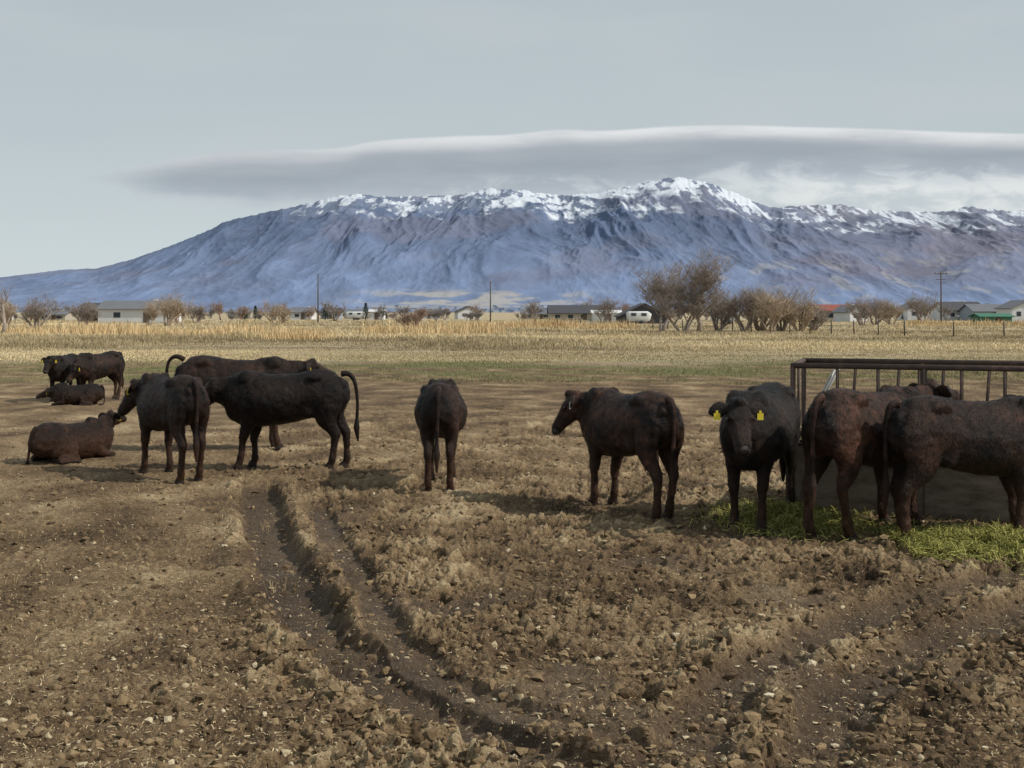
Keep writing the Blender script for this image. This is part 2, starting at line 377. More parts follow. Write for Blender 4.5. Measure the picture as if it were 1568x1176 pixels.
def cow(center,yaw,scale=1,head=(1.04,0,1.26),hyaw=0,hpitch=-45,feet=(0,0,0,0),lying=False,mat=None,tags='both',tagm=None,tail='down',fat=1.0,zoff=None,hair=9000):
    b=MB()
    st=[(-.83,1.16,1.05,.05),(-.79,1.235,.94,.11),(-.72,1.295,.82,.18),(-.60,1.325,.74,.235),(-.44,1.325,.70,.26),(-.24,1.29,.665,.26),(-.04,1.265,.615,.285),(.16,1.26,.58,.30),(.34,1.275,.56,.28),(.48,1.305,.56,.24),(.60,1.30,.585,.21),(.72,1.25,.635,.185),(.82,1.16,.72,.14),(.88,1.04,.80,.07)]
    if lying: st=[(x,(t_-.52)*.93,max(.0,(bo-.60)*.9),w_*1.2) for x,t_,bo,w_ in st]
    P=[(x,0,(t_+bo)/2) for x,t_,bo,w_ in st];R=[(w_*fat,(t_-bo)/2) for x,t_,bo,w_ in st]
    P,R=catmull(P,R,3);b.tube(P,R,(0,0,1),28,0,.20,.90)
    dz=-.5 if lying else 0
    hx,hy,hzz=head;hzz+=dz
    hd=Vector((math.cos(math.radians(hpitch))*math.cos(math.radians(hyaw)),math.cos(math.radians(hpitch))*math.sin(math.radians(hyaw)),math.sin(math.radians(hpitch))))
    sd=Vector((0,0,1)).cross(hd).normalized();upv=hd.cross(sd)
    poll=Vector((hx,hy,hzz))
    nb0=Vector((.36,0,1.0+dz));nb1=Vector((.62,0,1.0+dz));ne=poll+hd*.07-upv*.11
    nmid=nb1.lerp(ne,.5)+Vector((.0,0,.015));nmid.y*=.8
    P,R=catmull([nb0,nb1,nmid,ne],[(.17,.29),(.155,.27),(.120,.200),(.095,.130)],4);b.tube(P,R,(0,0,1),20,0,.25)
    P,R=catmull([(.70,0,.76+dz),nb1.lerp(ne,.45)-Vector((0,0,.17)),ne-Vector((0,0,.07))],[(.05,.10),(.04,.07),(.05,.06)],3);b.tube(P,R,(0,0,1),12,0)
    hs=[(-.06,.05,.045),(-.03,.085,.075),(.03,.108,.112),(.09,.115,.122),(.15,.115,.122),(.22,.098,.110),(.28,.083,.094),(.33,.075,.082),(.38,.077,.076),(.42,.078,.070),(.45,.066,.056),(.465,.038,.036)]
    P=[poll+hd*s_-upv*(ru*.95-.03) for s_,w_,ru in hs];R=[(w_,ru) for s_,w_,ru in hs]
    P,R=catmull(P,R,2);b.tube(P,R,upv,20,0,.0,.85)
    for s_ in (-1,1):
        b.ball(poll+hd*.14+sd*s_*.088-upv*.0,.036)
        b.ball(poll+hd*.12+sd*s_*.062-upv*.15,.055)
    b.ball(poll+hd*.0+upv*.015,(.06,.06,.05))
    if not lying:
        for s_,fx in ((1,feet[0]),(-1,feet[1])):
            P=[(.46,s_*.11,1.08),(.48,s_*.145,.88),(.44+.2*fx,s_*.15,.69),(.46+.4*fx,s_*.145,.54),(.485+.55*fx,s_*.14,.42),(.49+.62*fx,s_*.14,.36),(.485+.8*fx,s_*.14,.24),(.485+fx,s_*.14,.13),(.50+fx,s_*.14,.08),(.52+fx,s_*.14,.045),(.53+fx,s_*.14,.0)]
            R=[(.08,.15),(.10,.165),(.082,.125),(.062,.080),(.054,.062),(.045,.050),(.037,.042),(.047,.051),(.043,.047),(.054,.063),(.058,.073)]
            P,R=catmull(P,R,3);b.tube(P,R,(1,0,0),16,0)
        for s_,fx in ((1,feet[2]),(-1,feet[3])):
            P=[(-.52,s_*.10,1.14),(-.57,s_*.125,.98),(-.57+.1*fx,s_*.135,.83),(-.58+.3*fx,s_*.14,.69),(-.64+.5*fx,s_*.135,.57),(-.70+.6*fx,s_*.13,.485),(-.70+.7*fx,s_*.13,.40),(-.68+.85*fx,s_*.13,.27),(-.665+fx,s_*.13,.135),(-.645+fx,s_*.13,.08),(-.625+fx,s_*.13,.045),(-.615+fx,s_*.13,.0)]
            R=[(.10,.19),(.12,.235),(.112,.208),(.088,.148),(.060,.092),(.050,.070),(.042,.053),(.037,.043),(.047,.051),(.043,.047),(.054,.063),(.058,.073)]
            P,R=catmull(P,R,3);b.tube(P,R,(1,0,0),16,0)
            b.ball((-.42,s_*.165,1.22),(.12,.07,.07));b.ball((-.76,s_*.07,1.12),(.065,.045,.07))
            b.ball((-.34,s_*.17,.80),(.11,.07,.12));b.ball((.52,s_*.12,1.2),(.12,.07,.11))
    else:
        for s_ in (1,-1):
            P,R=catmull([(.45,s_*.17,.42),(.42,s_*.23,.2),(.56,s_*.24,.10),(.78,s_*.2,.06),(.80,s_*.19,.045),(.55,s_*.17,.035)],[(.1,.15),(.1,.12),(.07,.07),(.055,.05),(.045,.04),(.045,.04)],3);b.tube(P,R,(.1,0,1),14,0)
            P,R=catmull([(-.5,s_*.18,.5),(-.42,s_*.27,.3),(-.18,s_*.35,.18),(-.3,s_*.38,.1),(-.55,s_*.38,.07),(-.4,s_*.42,.05),(-.12,s_*.42,.04)],[(.12,.2),(.14,.24),(.1,.14),(.07,.09),(.05,.06),(.04,.04),(.05,.045)],3);b.tube(P,R,(.1,0,1),14,0)
    me=b.mesh('tmp');o=bpy.data.objects.new('tmp',me);sc.collection.objects.link(o)
    r=o.modifiers.new('r','REMESH');r.mode='VOXEL';r.voxel_size=.016
    s=o.modifiers.new('s','SMOOTH');s.iterations=4;s.factor=.5
    dd=o.modifiers.new('d','DISPLACE');dd.texture=vox;dd.strength=.026;dd.mid_level=.5;dd.texture_coords='LOCAL'
    dg=bpy.context.evaluated_depsgraph_get();ev=bpy.data.meshes.new_from_object(o.evaluated_get(dg))
    bpy.data.objects.remove(o)
    c=MB();c.add([v.co[:] for v in ev.vertices],[tuple(p.vertices) for p in ev.polygons],0)
    # coat hairs growing from the hide
    if hair:
        nv=len(ev.vertices);co_=np.empty(nv*3,dtype=np.float32);ev.vertices.foreach_get('co',co_);co_=co_.reshape(-1,3)
        no_=np.array([v.normal[:] for v in ev.vertices]);ii=rng.integers(0,nv,hair)
        p_=co_[ii]+rng.normal(0,.006,(hair,3));n_=no_[ii]
        fl=np.array([-.45,0,-.85])+rng.normal(0,.35,(hair,3));fl-=n_*np.sum(fl*n_,1,keepdims=True)
        fl/=np.linalg.norm(fl,axis=1,keepdims=True)+1e-6;sdv=np.cross(fl,n_)
        Lh=rng.uniform(.018,.042,(hair,1));p_=p_-n_*.003
        V3=np.stack([p_-sdv*.0024,p_+sdv*.0024,p_+fl*Lh+n_*Lh*.45],1).reshape(-1,3)
        c.add(V3.tolist(),[(3*i,3*i+1,3*i+2) for i in range(hair)],0,False)
    mc=poll+hd*.432-upv*.042
    P=[mc-hd*.03,mc+hd*.0,mc+hd*.025,mc+hd*.038];R=[(.070,.052),(.073,.057),(.062,.047),(.033,.026)];P,R=catmull(P,R,3);c.tube(P,R,upv,16,2,0,.85)
    hdh=Vector((hd.x,hd.y,0)).normalized()
    for s_ in(-1,1):
        c.ball(mc+hd*.026+sd*s_*.040+upv*.018,.014,1,6)
        c.ball(poll+hd*.15+sd*s_*.111-upv*.012,.019,1,8)
        e0=poll+hd*.025+sd*s_*.080-upv*.035;ed=(sd*s_-hdh*.22-Vector((0,0,.20))).normalized()
        dn=Vector((0,0,-1))
        P=[e0,e0+ed*.04,e0+ed*.08,e0+ed*.12+dn*.006,e0+ed*.16+dn*.012,e0+ed*.185+dn*.02]
        R=[(.030,.028),(.020,.052),(.018,.072),(.016,.068),(.012,.042),(.004,.008)]
        P,R=catmull(P,R,2);c.tube(P,R,tuple(Vector((0,0,1))-hdh*.3),12,0)
        if tags=='both' or tags==s_:
            tp=e0+ed*.115+dn*.055+hdh*.030
            rot=Matrix((sd,hdh,Vector((0,0,1)))).transposed()
            c.box(tp,(.054,.006,.060),3,rot);c.box(tp-dn*.04,(.02,.008,.025),3,rot)
    zt=1.235+dz
    if tail=='down': P=[(-.74,0,zt+.02),(-.81,0,zt+.0),(-.85,.005,zt-.10),(-.865,.01,zt-.35),(-.855,.02,zt-.6),(-.86,.02,zt-.75),(-.865,.02,zt-.95)]
    elif tail=='side': P=[(-.74,0,zt+.03),(-.84,0,zt+.03),(-.92,0,zt-.08),(-.955,0,zt-.32),(-.95,.0,zt-.55),(-.945,0,zt-.68),(-.965,0,zt-.86)]
    elif tail=='up': P=[(-.72,0,zt+.03),(-.80,0,zt+.07),(-.88,0,zt+.06),(-.94,0,zt-.02),(-.96,0,zt-.15),(-.95,0,zt-.26),(-.94,0,zt-.38)]
    else: P=[(-.74,0,.68),(-.82,0,.58),(-.85,.02,.38),(-.86,.05,.16),(-.84,.11,.05),(-.78,.20,.04),(-.70,.28,.03)]
    R=[(.04,.035),(.034,.034),(.026,.026),(.021,.021),(.022,.022),(.042,.042),(.010,.010)]
    P,R=catmull(P,R,5);c.tube(P,R,(0,1,0.01),10,0)
    mm=c.mesh('cow');o=add_obj('cow',mm,[mat,M_eye,M_nose,tagm or M_tag])
    bpy.data.meshes.remove(ev)
    if zoff is None:
        a=math.radians(yaw);px_=[];py_=[]
        for lx,ly in ((.5,.14),(.5,-.14),(-.63,.14),(-.63,-.14)):
            for e in (-.06,0,.06):
                px_.append(center[0]+scale*(lx*math.cos(a)-ly*math.sin(a))+e);py_.append(center[1]+scale*(lx*math.sin(a)+ly*math.cos(a))+e)
        g=groundh(np.array(px_),np.array(py_))[0]+hayd(np.array(px_),np.array(py_));zoff=float(np.mean(g))-.012
    o.location=(center[0],center[1],zoff);o.rotation_euler=(0,0,math.radians(yaw));o.scale=(scale,)*3
    return o
mk=cowmat('black_hide',.5,.4);mb=cowmat('dark_brown_hide',1.0,.85);mr=cowmat('red_brown_hide',1.9,1.0)
cow((-4.33,14.5),128,1.0,(.92,.12,1.16),38,-58,(.05,-.1,.0,.06),mat=mb,tail='down')
cow((-4.2,17.4),4,1.08,(1.05,0,1.22),0,-30,(0,.1,.1,-.05),mat=mb,tail='up')
cow((-3.0,15.2),176,1.0,(1.03,0,1.16),-8,-58,(.1,-.02,.02,-.12),mat=mk,tail='side',tags=1,tagm=M_tagw)
cow((-.87,13.9),92,.97,(1.0,0,.95),0,-65,(.03,-.03,-.02,.06),mat=mb,tail='down',tags=0,fat=1.12)
cow((1.22,11.95),116,.98,(.93,.19,1.20),54,-62,(.0,.04,-.08,.08),mat=mr,tail='down',tagm=M_tagw)
cow((2.46,11.3),244,1.03,(1.0,.05,1.22),25,-56,(.05,-.05,-.05,.06),mat=mk,fat=1.10)
cow((3.38,10.85),42,1.05,(1.12,0,1.29),-8,-15,(.0,.06,-.08,.12),mat=mr,tail='down',tagm=M_tagw)
cow((4.19,10.45),14,1.0,(1.06,.05,1.2),20,-40,(.10,-.08,.05,-.08),mat=mb,tail='down')
cow((-10.65,27.2),268,.84,(1.0,0,1.26),0,-55,mat=mk,hair=0)
cow((-9.85,27.3),248,.90,(1.0,.1,1.0),-20,-60,(.05,-.05,.1,-.08),mat=mb,hair=0)
cow((-9.75,25.7),188,.66,(.98,0,1.05),0,-30,lying=True,mat=mk,tail='lie',hair=0)
cow((-6.25,16.2),58,.76,(.90,.02,1.32),15,-15,lying=True,mat=mb,tail='lie')

# ================= FEEDER
mrust,nt,b=newmat('rusty_pipe',.7,.3);oc=tco(nt);nt.links.new(ramp(nt,noise(nt,9,5,.7,oc),[(.3,(.04,.03,.027)),(.55,(.08,.05,.038)),(.75,(.15,.09,.06))]),b.inputs['Base Color'])
mpan,nt,b=newmat('weathered_trough_panel',.85,.2);oc=tco(nt);nt.links.new(ramp(nt,noise(nt,3,6,.7,mapping(nt,oc,(1,1,3))),[(.3,(.09,.065,.048)),(.5,(.18,.145,.11)),(.75,(.28,.235,.19))]),b.inputs['Base Color'])
bump(nt,b,noise(nt,20,5,.7,oc),.01)
mgal=simple('galvanised_bar',(.32,.32,.31),.5,.2,8,.4,.3)
fe=bpy.data.objects.new('hay_feeder',None);sc.collection.objects.link(fe);fe.location=(2.95,12.0,0);fe.rotation_euler=(0,0,math.radians(-19))
L=5.2;W=1.35;H=1.54;th=.68
b=MB()
for yv in (0,W):
    for i in range(5): b.cyl((L*i/4,yv,-.03),(L*i/4,yv,H),.028,n=10)
    b.cyl((-.02,yv,H),(L+.02,yv,H),.030,n=10);b.cyl((0,yv,th+.03),(L,yv,th+.03),.026,n=10)
    n=13 if yv==0 else 11
    for i in range(1,n):
        x=L*i/n+.05
        b.cyl((x,yv,th+.02),(x+(.06 if yv else 0),yv,H),.018,n=8)
for xv in (0,L):
    b.cyl((xv,0,H),(xv,W,H),.028,n=10);b.cyl((xv,0,th+.03),(xv,W,th+.03),.026,n=10)
    b.cyl((xv,W/2,th),(xv,W/2,H),.017)
add_obj('pipe_frame',b.mesh('pipe_frame'),mrust,fe)
b=MB();b.cyl((.03,.06,th+.05),(.42,.06,H-.04),.014);b.cyl((.03,W-.06,th+.05),(.42,W-.06,H-.04),.014)
add_obj('braces',b.mesh('braces'),mgal,fe)
b=MB()
for yv in(-.04,W+.04):
    b.box((L/2,yv,th/2+.02),(L+.14,.035,th-.0))
    for i in range(5): b.box((L*i/4+.04,yv+(-.035 if yv<0 else .035),th/2+.02),(.08,.03,th-.06))
for xv in(-.055,L+.055): b.box((xv,W/2,th/2+.04),(.03,W+.04,th-.05))
b.box((L/2,W/2,.12),(L,W,.03))
add_obj('trough',b.mesh('trough'),mpan,fe)
n=12000;x=rng.uniform(.1,L-.1,n);y=rng.uniform(.05,W-.05,n);zz=.3+.42*rng.random(n)+.1*np.sin(x*2)
tt=rng.random((n,1));colr=np.array(lin(84,98,40)[:3])*(1-tt)+np.array(lin(170,168,96)[:3])*tt
ho=strips('hay_load',x,y,zz,rng.uniform(.08,.25,n),rng.uniform(.005,.010,n),colr,sm,.6);ho.parent=fe

# ================= GRASS
def blades(name,x,y,h,wd,col,mat,per=8,lean=.25,spread=.15,var=.12):
    n=len(x)*per;x=np.repeat(x,per)+rng.normal(0,spread,n);y=np.repeat(y,per)+rng.normal(0,spread,n)
    h=np.repeat(h,per)*rng.uniform(.4,1.1,n);wd=np.repeat(wd,per);col=np.repeat(col,per,0)*rng.uniform(1-var,1+var,(n,1))
    a=rng.uniform(0,6.28,n);lx=rng.normal(0,lean,n)*h;ly=rng.normal(0,lean,n)*h
    dx=np.cos(a)*wd/2;dy=np.sin(a)*wd/2;z0=np.zeros(n)
    V=np.stack([np.stack([x-dx,y-dy,z0-.03],-1),np.stack([x+dx,y+dy,z0-.03],-1),np.stack([x+dx*.7+lx*.4,y+dy*.7+ly*.4,h*.6],-1),np.stack([x-dx*.7+lx*.4,y-dy*.7+ly*.4,h*.6],-1),np.stack([x+lx,y+ly,h],-1)],1).reshape(-1,3)
    o=np.arange(n)[:,None]*5
    Fa=np.concatenate([o+np.array([[0,1,2]]),o+np.array([[0,2,3]]),o+np.array([[3,2,4]])],0)
    C=np.repeat(col,5,0)
    m=fast_mesh(name,V,Fa,False);set_col(m,'col',C);return add_obj(name,m,mat)
gmt=attrmat('dry_grass',.85)
def pick(n,cols):
    c=np.array([lin(*k)[:3] for k in cols]);i=rng.integers(0,len(c),n);j=rng.integers(0,len(c),n);t=rng.random((n,1));return c[i]*t+c[j]*(1-t)
n=19000;qq=rng.uniform(13,76,n);y=F*CH/qq;x=rng.uniform(-.62,.62,n)*y
edge=48+6*pn(x*.1,y*0,33)+4*(x/y>.1);k=y>edge;x=x[k];y=y[k];n=len(x)
dens=fbm(x*.06,y*.035,3,21)
h=np.clip(.07+.30*ss(y,54,95)+.34*np.clip(dens,-.4,1)*ss(y,52,70),.05,.72);h*=np.where(x/y>.12,.65,1.)
band=fbm(x*.02,y*.07,3,23)
colr=pick(n,[(198,182,146),(178,162,130),(210,192,154),(162,148,120),(192,172,132)])*(.92+.7*np.clip(band,-.5,.5))[:,None]
blades('dry_grass_field',x,y,h,.014+.00045*y,colr,gmt,14,.5,.5)
def patch(px0,px1,d0,d1,n): 
    y=rng.uniform(d0,d1,n);return X(rng.uniform(px0,px1,n),y),y
xs=[];ys=[]
for a in [(415,490,85,95,220),(770,960,140,155,800),(0,200,100,125,300),(200,430,95,110,300),(560,760,100,120,300),(620,770,130,145,250),(1380,1700,170,200,300)]:
    p=patch(*a);xs.append(p[0]);ys.append(p[1])
x=np.concatenate(xs);y=np.concatenate(ys)
k=pn(x*.12,y*.12,45)>-.12;x=x[k];y=y[k];n=len(x)
blades('reed_bed',x,y,rng.uniform(.6,1.25,n)*np.clip(.9+.7*pn(x*.15,y*.15,4),.4,1.3),.02+.0005*y,pick(n,[(216,188,142),(202,176,130),(186,160,120),(222,200,160)]),gmt,12,.18,.6)
n=11000;y=rng.uniform(31,56,n);x=rng.uniform(-.55,.55,n)*y
k=rng.random(n)<np.clip(.15+.9*(.5+fbm(x*.12,y*.35,3,6)*1.1),0,1)*ss(y,31,38);x=x[k];y=y[k];n=len(x)
blades('short_pasture_grass',x,y,rng.uniform(.03,.09,n),np.full(n,.025),pick(n,[(110,116,68),(136,134,90),(156,144,110),(98,110,60)]),gmt,7,.4,.4)
n=60;qq=rng.uniform(120,420,n);y=F*CH/qq;x=rng.uniform(-.5,-.2,n)*y
blades('dead_weed_tufts',x,y,rng.uniform(.04,.11,n),np.full(n,.006),pick(n,[(170,152,114),(150,130,96)]),gmt,12,.6,.04)

# ================= TREES
def branchy(mb,base,h,spread,levels,seed,r0=None,stems=1,minr=.012,updir=.5,mi=0):
    R=random.Random(seed);r0=r0 or h*.03
    st=[]
    for i in range(stems):
        a=R.uniform(0,6.28);d=Vector((math.cos(a)*spread*(.5 if stems>1 else .08),math.sin(a)*spread*(.5 if stems>1 else .08),1)).normalized()
        st.append((Vector(base)+Vector((math.cos(a),math.sin(a),0))*(.25 if stems>1 else 0),d,h*(.42 if stems==1 else .46)*R.uniform(.7,1.15),r0,0))
    while st:
        p,d,L,r,lv=st.pop()
        segs=4 if lv<2 else 3 if lv<3 else 2;pts=[p];rr=[(r,r)];q_=p;dd=d
        for i in range(segs):
            dd=(dd+Vector((R.gauss(0,.16),R.gauss(0,.16),R.gauss(0,.1)+(.06 if lv>0 else 0)))).normalized()
            q_=q_+dd*L/segs;pts.append(q_);k=r*(1-.55*(i+1)/segs);rr.append((max(k,minr*.6),)*2)
        mb.tube(pts,rr,(.31,.2,.05),6 if lv==0 else 3,mi)
        if lv<len(levels):
            for i in range(levels[lv]):
                t=R.uniform(.3,1) if lv>0 else R.uniform(.4,1)
                f=t*segs;j=min(int(f),segs-1);pp=pts[j].lerp(pts[j+1],f-j)
                a=R.uniform(0,6.28);ax=Vector((math.cos(a),math.sin(a),R.uniform(-.25,.5)))
                nd=(dd*.6+ax*spread+Vector((0,0,updir*.5))).normalized()
                st.append((pp,nd,L*R.uniform(.5,.82),max(r*(1-.5*t)*.55,minr),lv+1))
bark=simple('pale_bark',(.31,.26,.225),.9,.3,2);bark2=simple('tan_twigs',(.42,.33,.24),.9,.3,1);bark3=simple('reddish_twigs',(.33,.23,.18),.9,.3,1)
hzb=simple('hazy_far_twigs',(.25,.225,.215),.95,.3,.2)  # distance haze mixed into the twig colour
def tree(name,px,d,h,spread,levels,seed,mat,**k):
    b=MB();branchy(b,(0,0,-.1),h,spread,levels,seed,**k);return add_obj(name,b.mesh(name),mat,loc=(X(px,d),d,0))
tree('bare_willow_tree',1070,122,9.6,.9,[7,7,6,5,2],5,bark,minr=.013)
tree('bare_willow_tree',1012,124,7.6,1.0,[7,6,6,5],8,bark,minr=.015,stems=2)
tree('bare_willow_tree',1045,120,5.6,1.0,[7,6,6,4],9,bark,minr=.015,stems=3)
for i,(px,d,h) in enumerate([(1140,125,5.6),(1165,128,6.0),(1195,126,5.4),(1225,124,4.8),(1180,120,4.6),(1100,130,4.8),(1245,128,3.6)]):
    tree('bare_shrub',px,d,h,.85,[7,7,5],20+i,bark2 if i in(1,3,4) else bark,stems=7,minr=.014)
for i,(px,d,h,mt) in enumerate([(1340,190,6,bark),(1415,210,7,bark),(10,130,5.2,bark2),(125,150,4.4,bark),(255,170,6.6,bark2),(225,165,5.0,bark2),(425,150,4.0,bark2),(627,130,3.0,bark3),(55,140,5.4,bark),(925,210,5.5,bark),(275,175,5.4,bark2),(640,230,3.5,bark3),(300,200,4.8,bark),(1320,185,5,bark),(1365,188,5,bark2)]):
    tree('bare_shrub',px,d,h,.8,[7,7,4],40+i,mt,stems=5,minr=.015)
tree('bare_tree',3,110,7.5,.25,[5,4,3],71,bark,minr=.02)
b=MB();R=random.Random(3)
for i in range(190):
    d=R.uniform(260,430);px=R.uniform(-60,1640);h=R.uniform(2.0,5.8)
    branchy(b,(X(px,d),d,0),h,.85,[6,6,2],200+i,stems=4,minr=.035,mi=R.choice([0,0,1,2]))
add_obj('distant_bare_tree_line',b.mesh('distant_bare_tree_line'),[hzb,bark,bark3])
mcon=simple('conifer_foliage',(.045,.06,.04),.9,.5,2)
def conifer(px,d,h,seed):
    R=random.Random(seed);b=MB();b.cyl((0,0,0),(0,0,h),.12,.03,6)
    for i in range(900):
        z=R.uniform(.08,1);r=(1-z)*h*.28*R.uniform(.4,1.15)+.05;a=R.uniform(0,6.28);c=Vector((math.cos(a)*r,math.sin(a)*r,z*h))
        s=R.uniform(.15,.35);t=Vector((math.cos(a),math.sin(a),-.4))*s;n_=Vector((-math.sin(a),math.cos(a),R.uniform(-.4,.4)))*s*.5
        b.add([c-n_,c+n_,c+t],[(0,1,2)],0,False)
    add_obj('conifer_tree',b.mesh('conifer_tree'),mcon,loc=(X(px,d),d,0))
for i,(px,d,h) in enumerate([(560,300,4.6),(590,340,3.2),(375,320,3.6),(391,325,4),(308,300,3.5),(728,380,3.2),(1180,330,4),(498,300,4.2),(1385,300,3.5),(1450,310,4)]): conifer(px,d,h,i)

# ================= BUILDINGS
def C(n_,c,**k): return simple(n_,c,.8,.08,.5,**k)
wh=C('white_siding',(.62,.63,.63));gr=C('grey_roof',(.15,.155,.17));dk=C('dark_roof',(.07,.07,.078));tanw=C('tan_siding',(.40,.36,.30));redr=C('red_roof',(.26,.08,.06));grn_=C('green_metal',(.06,.17,.12));glass=C('window_glass',(.05,.06,.07));bl=C('bluegrey_siding',(.30,.35,.40));door=C('door_paint',(.12,.09,.07))
def house(name,px,d,w_,dep,hw,hr,wall,roof,yaw=0,wins=3,gable=False,bays=0):
    e=bpy.data.objects.new(name,None);sc.collection.objects.link(e);e.location=(X(px,d),d,0);e.rotation_euler=(0,0,math.radians(yaw))
    b=MB();x=w_/2;y=dep/2
    if not gable:
        v=[(-x,-y,0),(x,-y,0),(x,y,0),(-x,y,0),(-x,-y,hw),(x,-y,hw),(x,y,hw),(-x,y,hw),(-x,0,hw+hr),(x,0,hw+hr)]
        f=[(0,1,5,4),(2,3,7,6),(1,2,6,9,5),(3,0,4,8,7),(0,3,2,1)]
    else:
        v=[(-x,-y,0),(x,-y,0),(x,y,0),(-x,y,0),(-x,-y,hw),(x,-y,hw),(x,y,hw),(-x,y,hw),(0,-y,hw+hr),(0,y,hw+hr)]
        f=[(0,1,5,8,4),(2,3,7,9,6),(1,2,6,5),(3,0,4,7),(0,3,2,1)]
    b.add(v,f,0,False);add_obj('walls',b.mesh('walls'),wall,e)
    b=MB();o=.45;t_=.18
    if not gable:
        s=hr/y
        for sg in(-1,1):
            b.add([(-x-o,sg*(y+o),hw-o*s+.02),(x+o,sg*(y+o),hw-o*s+.02),(x+o,0,hw+hr+.02),(-x-o,0,hw+hr+.02),(-x-o,sg*(y+o),hw-o*s+t_),(x+o,sg*(y+o),hw-o*s+t_),(x+o,0,hw+hr+t_),(-x-o,0,hw+hr+t_)],[(0,1,2,3),(4,5,6,7),(0,1,5,4),(0,3,7,4),(1,2,6,5)],0,False)
    else:
        s=hr/x
        for sg in(-1,1):
            b.add([(sg*(x+o),-y-o,hw-o*s+.02),(sg*(x+o),y+o,hw-o*s+.02),(0,y+o,hw+hr+.02),(0,-y-o,hw+hr+.02),(sg*(x+o),-y-o,hw-o*s+t_),(sg*(x+o),y+o,hw-o*s+t_),(0,y+o,hw+hr+t_),(0,-y-o,hw+hr+t_)],[(0,1,2,3),(4,5,6,7),(0,1,5,4),(0,3,7,4),(1,2,6,5)],0,False)
    add_obj('roof',b.mesh('roof'),roof,e)
    if wins:
        b=MB()
        for i in range(wins): b.box((-x+w_*(i+.5)/wins+.3,-y-.02,hw*.58),(min(1.3,w_/wins*.4),.06,min(1.0,hw*.4)))
        add_obj('windows',b.mesh('windows'),glass,e)
    b=MB();b.box((x*.55-1.2,-y-.03,min(1.02,hw*.45)),(1.0,.07,min(2.04,hw*.9)))
    for i in range(bays): b.box((-x+w_*(i+.5)/bays,-y-.05,hw*.4),(w_/bays*.72,.05,hw*.78))
    add_obj('door',b.mesh('door'),door,e)
    if wins>1:
        b=MB();b.box((x*.4,y*.2,hw+hr*.95),(.7,.7,1.0));add_obj('chimney',b.mesh('chimney'),wall,e)
house('white_barn',215,225,13.5,9,2.7,1.5,wh,gr,0,2)
house('open_shed',152,228,5,7,3.0,.8,gr,dk,0,1,bays=1)
for a in [('house',465,330,6,8,2.0,1.4,wh,gr,0,2),('house',508,360,5.5,8,2.1,1.2,bl,dk,0,2),('house',548,350,7,8,1.9,1.0,tanw,gr,0,3),('white_shed',578,320,4,4,2.2,.5,wh,wh,0,1),('house',655,370,7,8,1.9,1.1,wh,gr,0,2),('house',716,350,7,8,2.2,1.6,wh,dk,10,2,True),('house',822,340,9,7,1.6,1.1,tanw,gr,0,2),('house',880,270,12,9,1.9,1.7,tanw,dk,0,4),('white_shed',928,255,6,5,1.9,.5,wh,wh,0,1),
    ('dark_barn',983,215,9,9,1.4,2.2,dk,dk,0,0,True),('house',1110,280,6,6,1.7,.8,wh,gr,0,2),('red_roof_house',1285,265,11,9,2.4,1.3,tanw,redr,0,3),('house',1302,255,4.5,6,2.2,1.3,wh,gr,20,2,True),('house',1398,300,5.5,8,3.0,1.6,wh,gr,0,2,True),('house',1428,320,6,8,2.0,1.4,tanw,gr,0,2),('house',1466,290,10,9,2.6,2.0,wh,dk,5,4),('house',1505,280,8,9,2.3,1.6,bl,gr,0,3),('green_shed',1518,225,6,5,1.2,.5,grn_,grn_,0,1),('house',1562,250,7,8,3.0,1.6,wh,gr,0,3,True),('garage',370,360,7,6,1.9,.8,tanw,gr,0,1),('garage',85,280,7,6,1.5,.8,tanw,gr,0,2),('house',1610,290,10,8,2.6,2,tanw,dk,0,3),('house',-20,290,10,8,2.6,2,wh,gr,0,3)]: house(*a)
def trailer(px,d,L_):
    e=bpy.data.objects.new('camper_trailer',None);sc.collection.objects.link(e);e.location=(X(px,d),d,0)
    b=MB();P=[(-L_/2,0,1.3),(-L_/2+.25,0,1.35),(L_/2-.5,0,1.35),(L_/2,0,1.2)];b.tube(P,[(1.1,.7),(1.2,.9),(1.2,.9),(1.1,.6)],(0,0,1),20,0,0,.35)
    add_obj('body',b.mesh('body'),wh,e)
    b=MB();
    for s_ in(-1,1):
        for xx in(-.4,.5): b.cyl((xx,s_*1.0,.35),(xx,s_*1.22,.35),.35,n=14)
    b.cyl((L_/2-.1,0,.6),(L_/2+1,0,.5),.05);add_obj('wheels',b.mesh('wheels'),dk,e)
    b=MB()
    for xx in(-L_/4,L_/5): b.box((xx,-1.215,1.7),(.9,.04,.5))
    add_obj('windows',b.mesh('windows'),glass,e)
for a in [(978,200,4.0),(1112,200,4.2),(545,310,5)]: trailer(*a)
mp_=simple('weathered_pole',(.09,.075,.065),.9,.3,1)
def pole(px,d,h,arm=True):
    b=MB();b.cyl((0,0,-.2),(0,0,h),.17,.11,8)
    if arm:
        b.box((0,0,h-.5),(2.4,.12,.14))
        for xx in(-1.1,-.4,.4,1.1): b.cyl((xx,0,h-.43),(xx,0,h-.2),.05,n=6)
        b.box((0,0,h-1.6),(1.8,.1,.12))
    add_obj('utility_pole',b.mesh('utility_pole'),mp_,loc=(X(px,d),d,0))
pole(487,240,10.2,False);pole(751,250,8.9,False);pole(1441,220,10,True);pole(511,330,3.5,False)
b=MB();pts=[(820,150),(1000,140),(1180,118),(1385,98),(1700,92)]
W_=[Vector((X(a,d),d,0)) for a,d in pts]
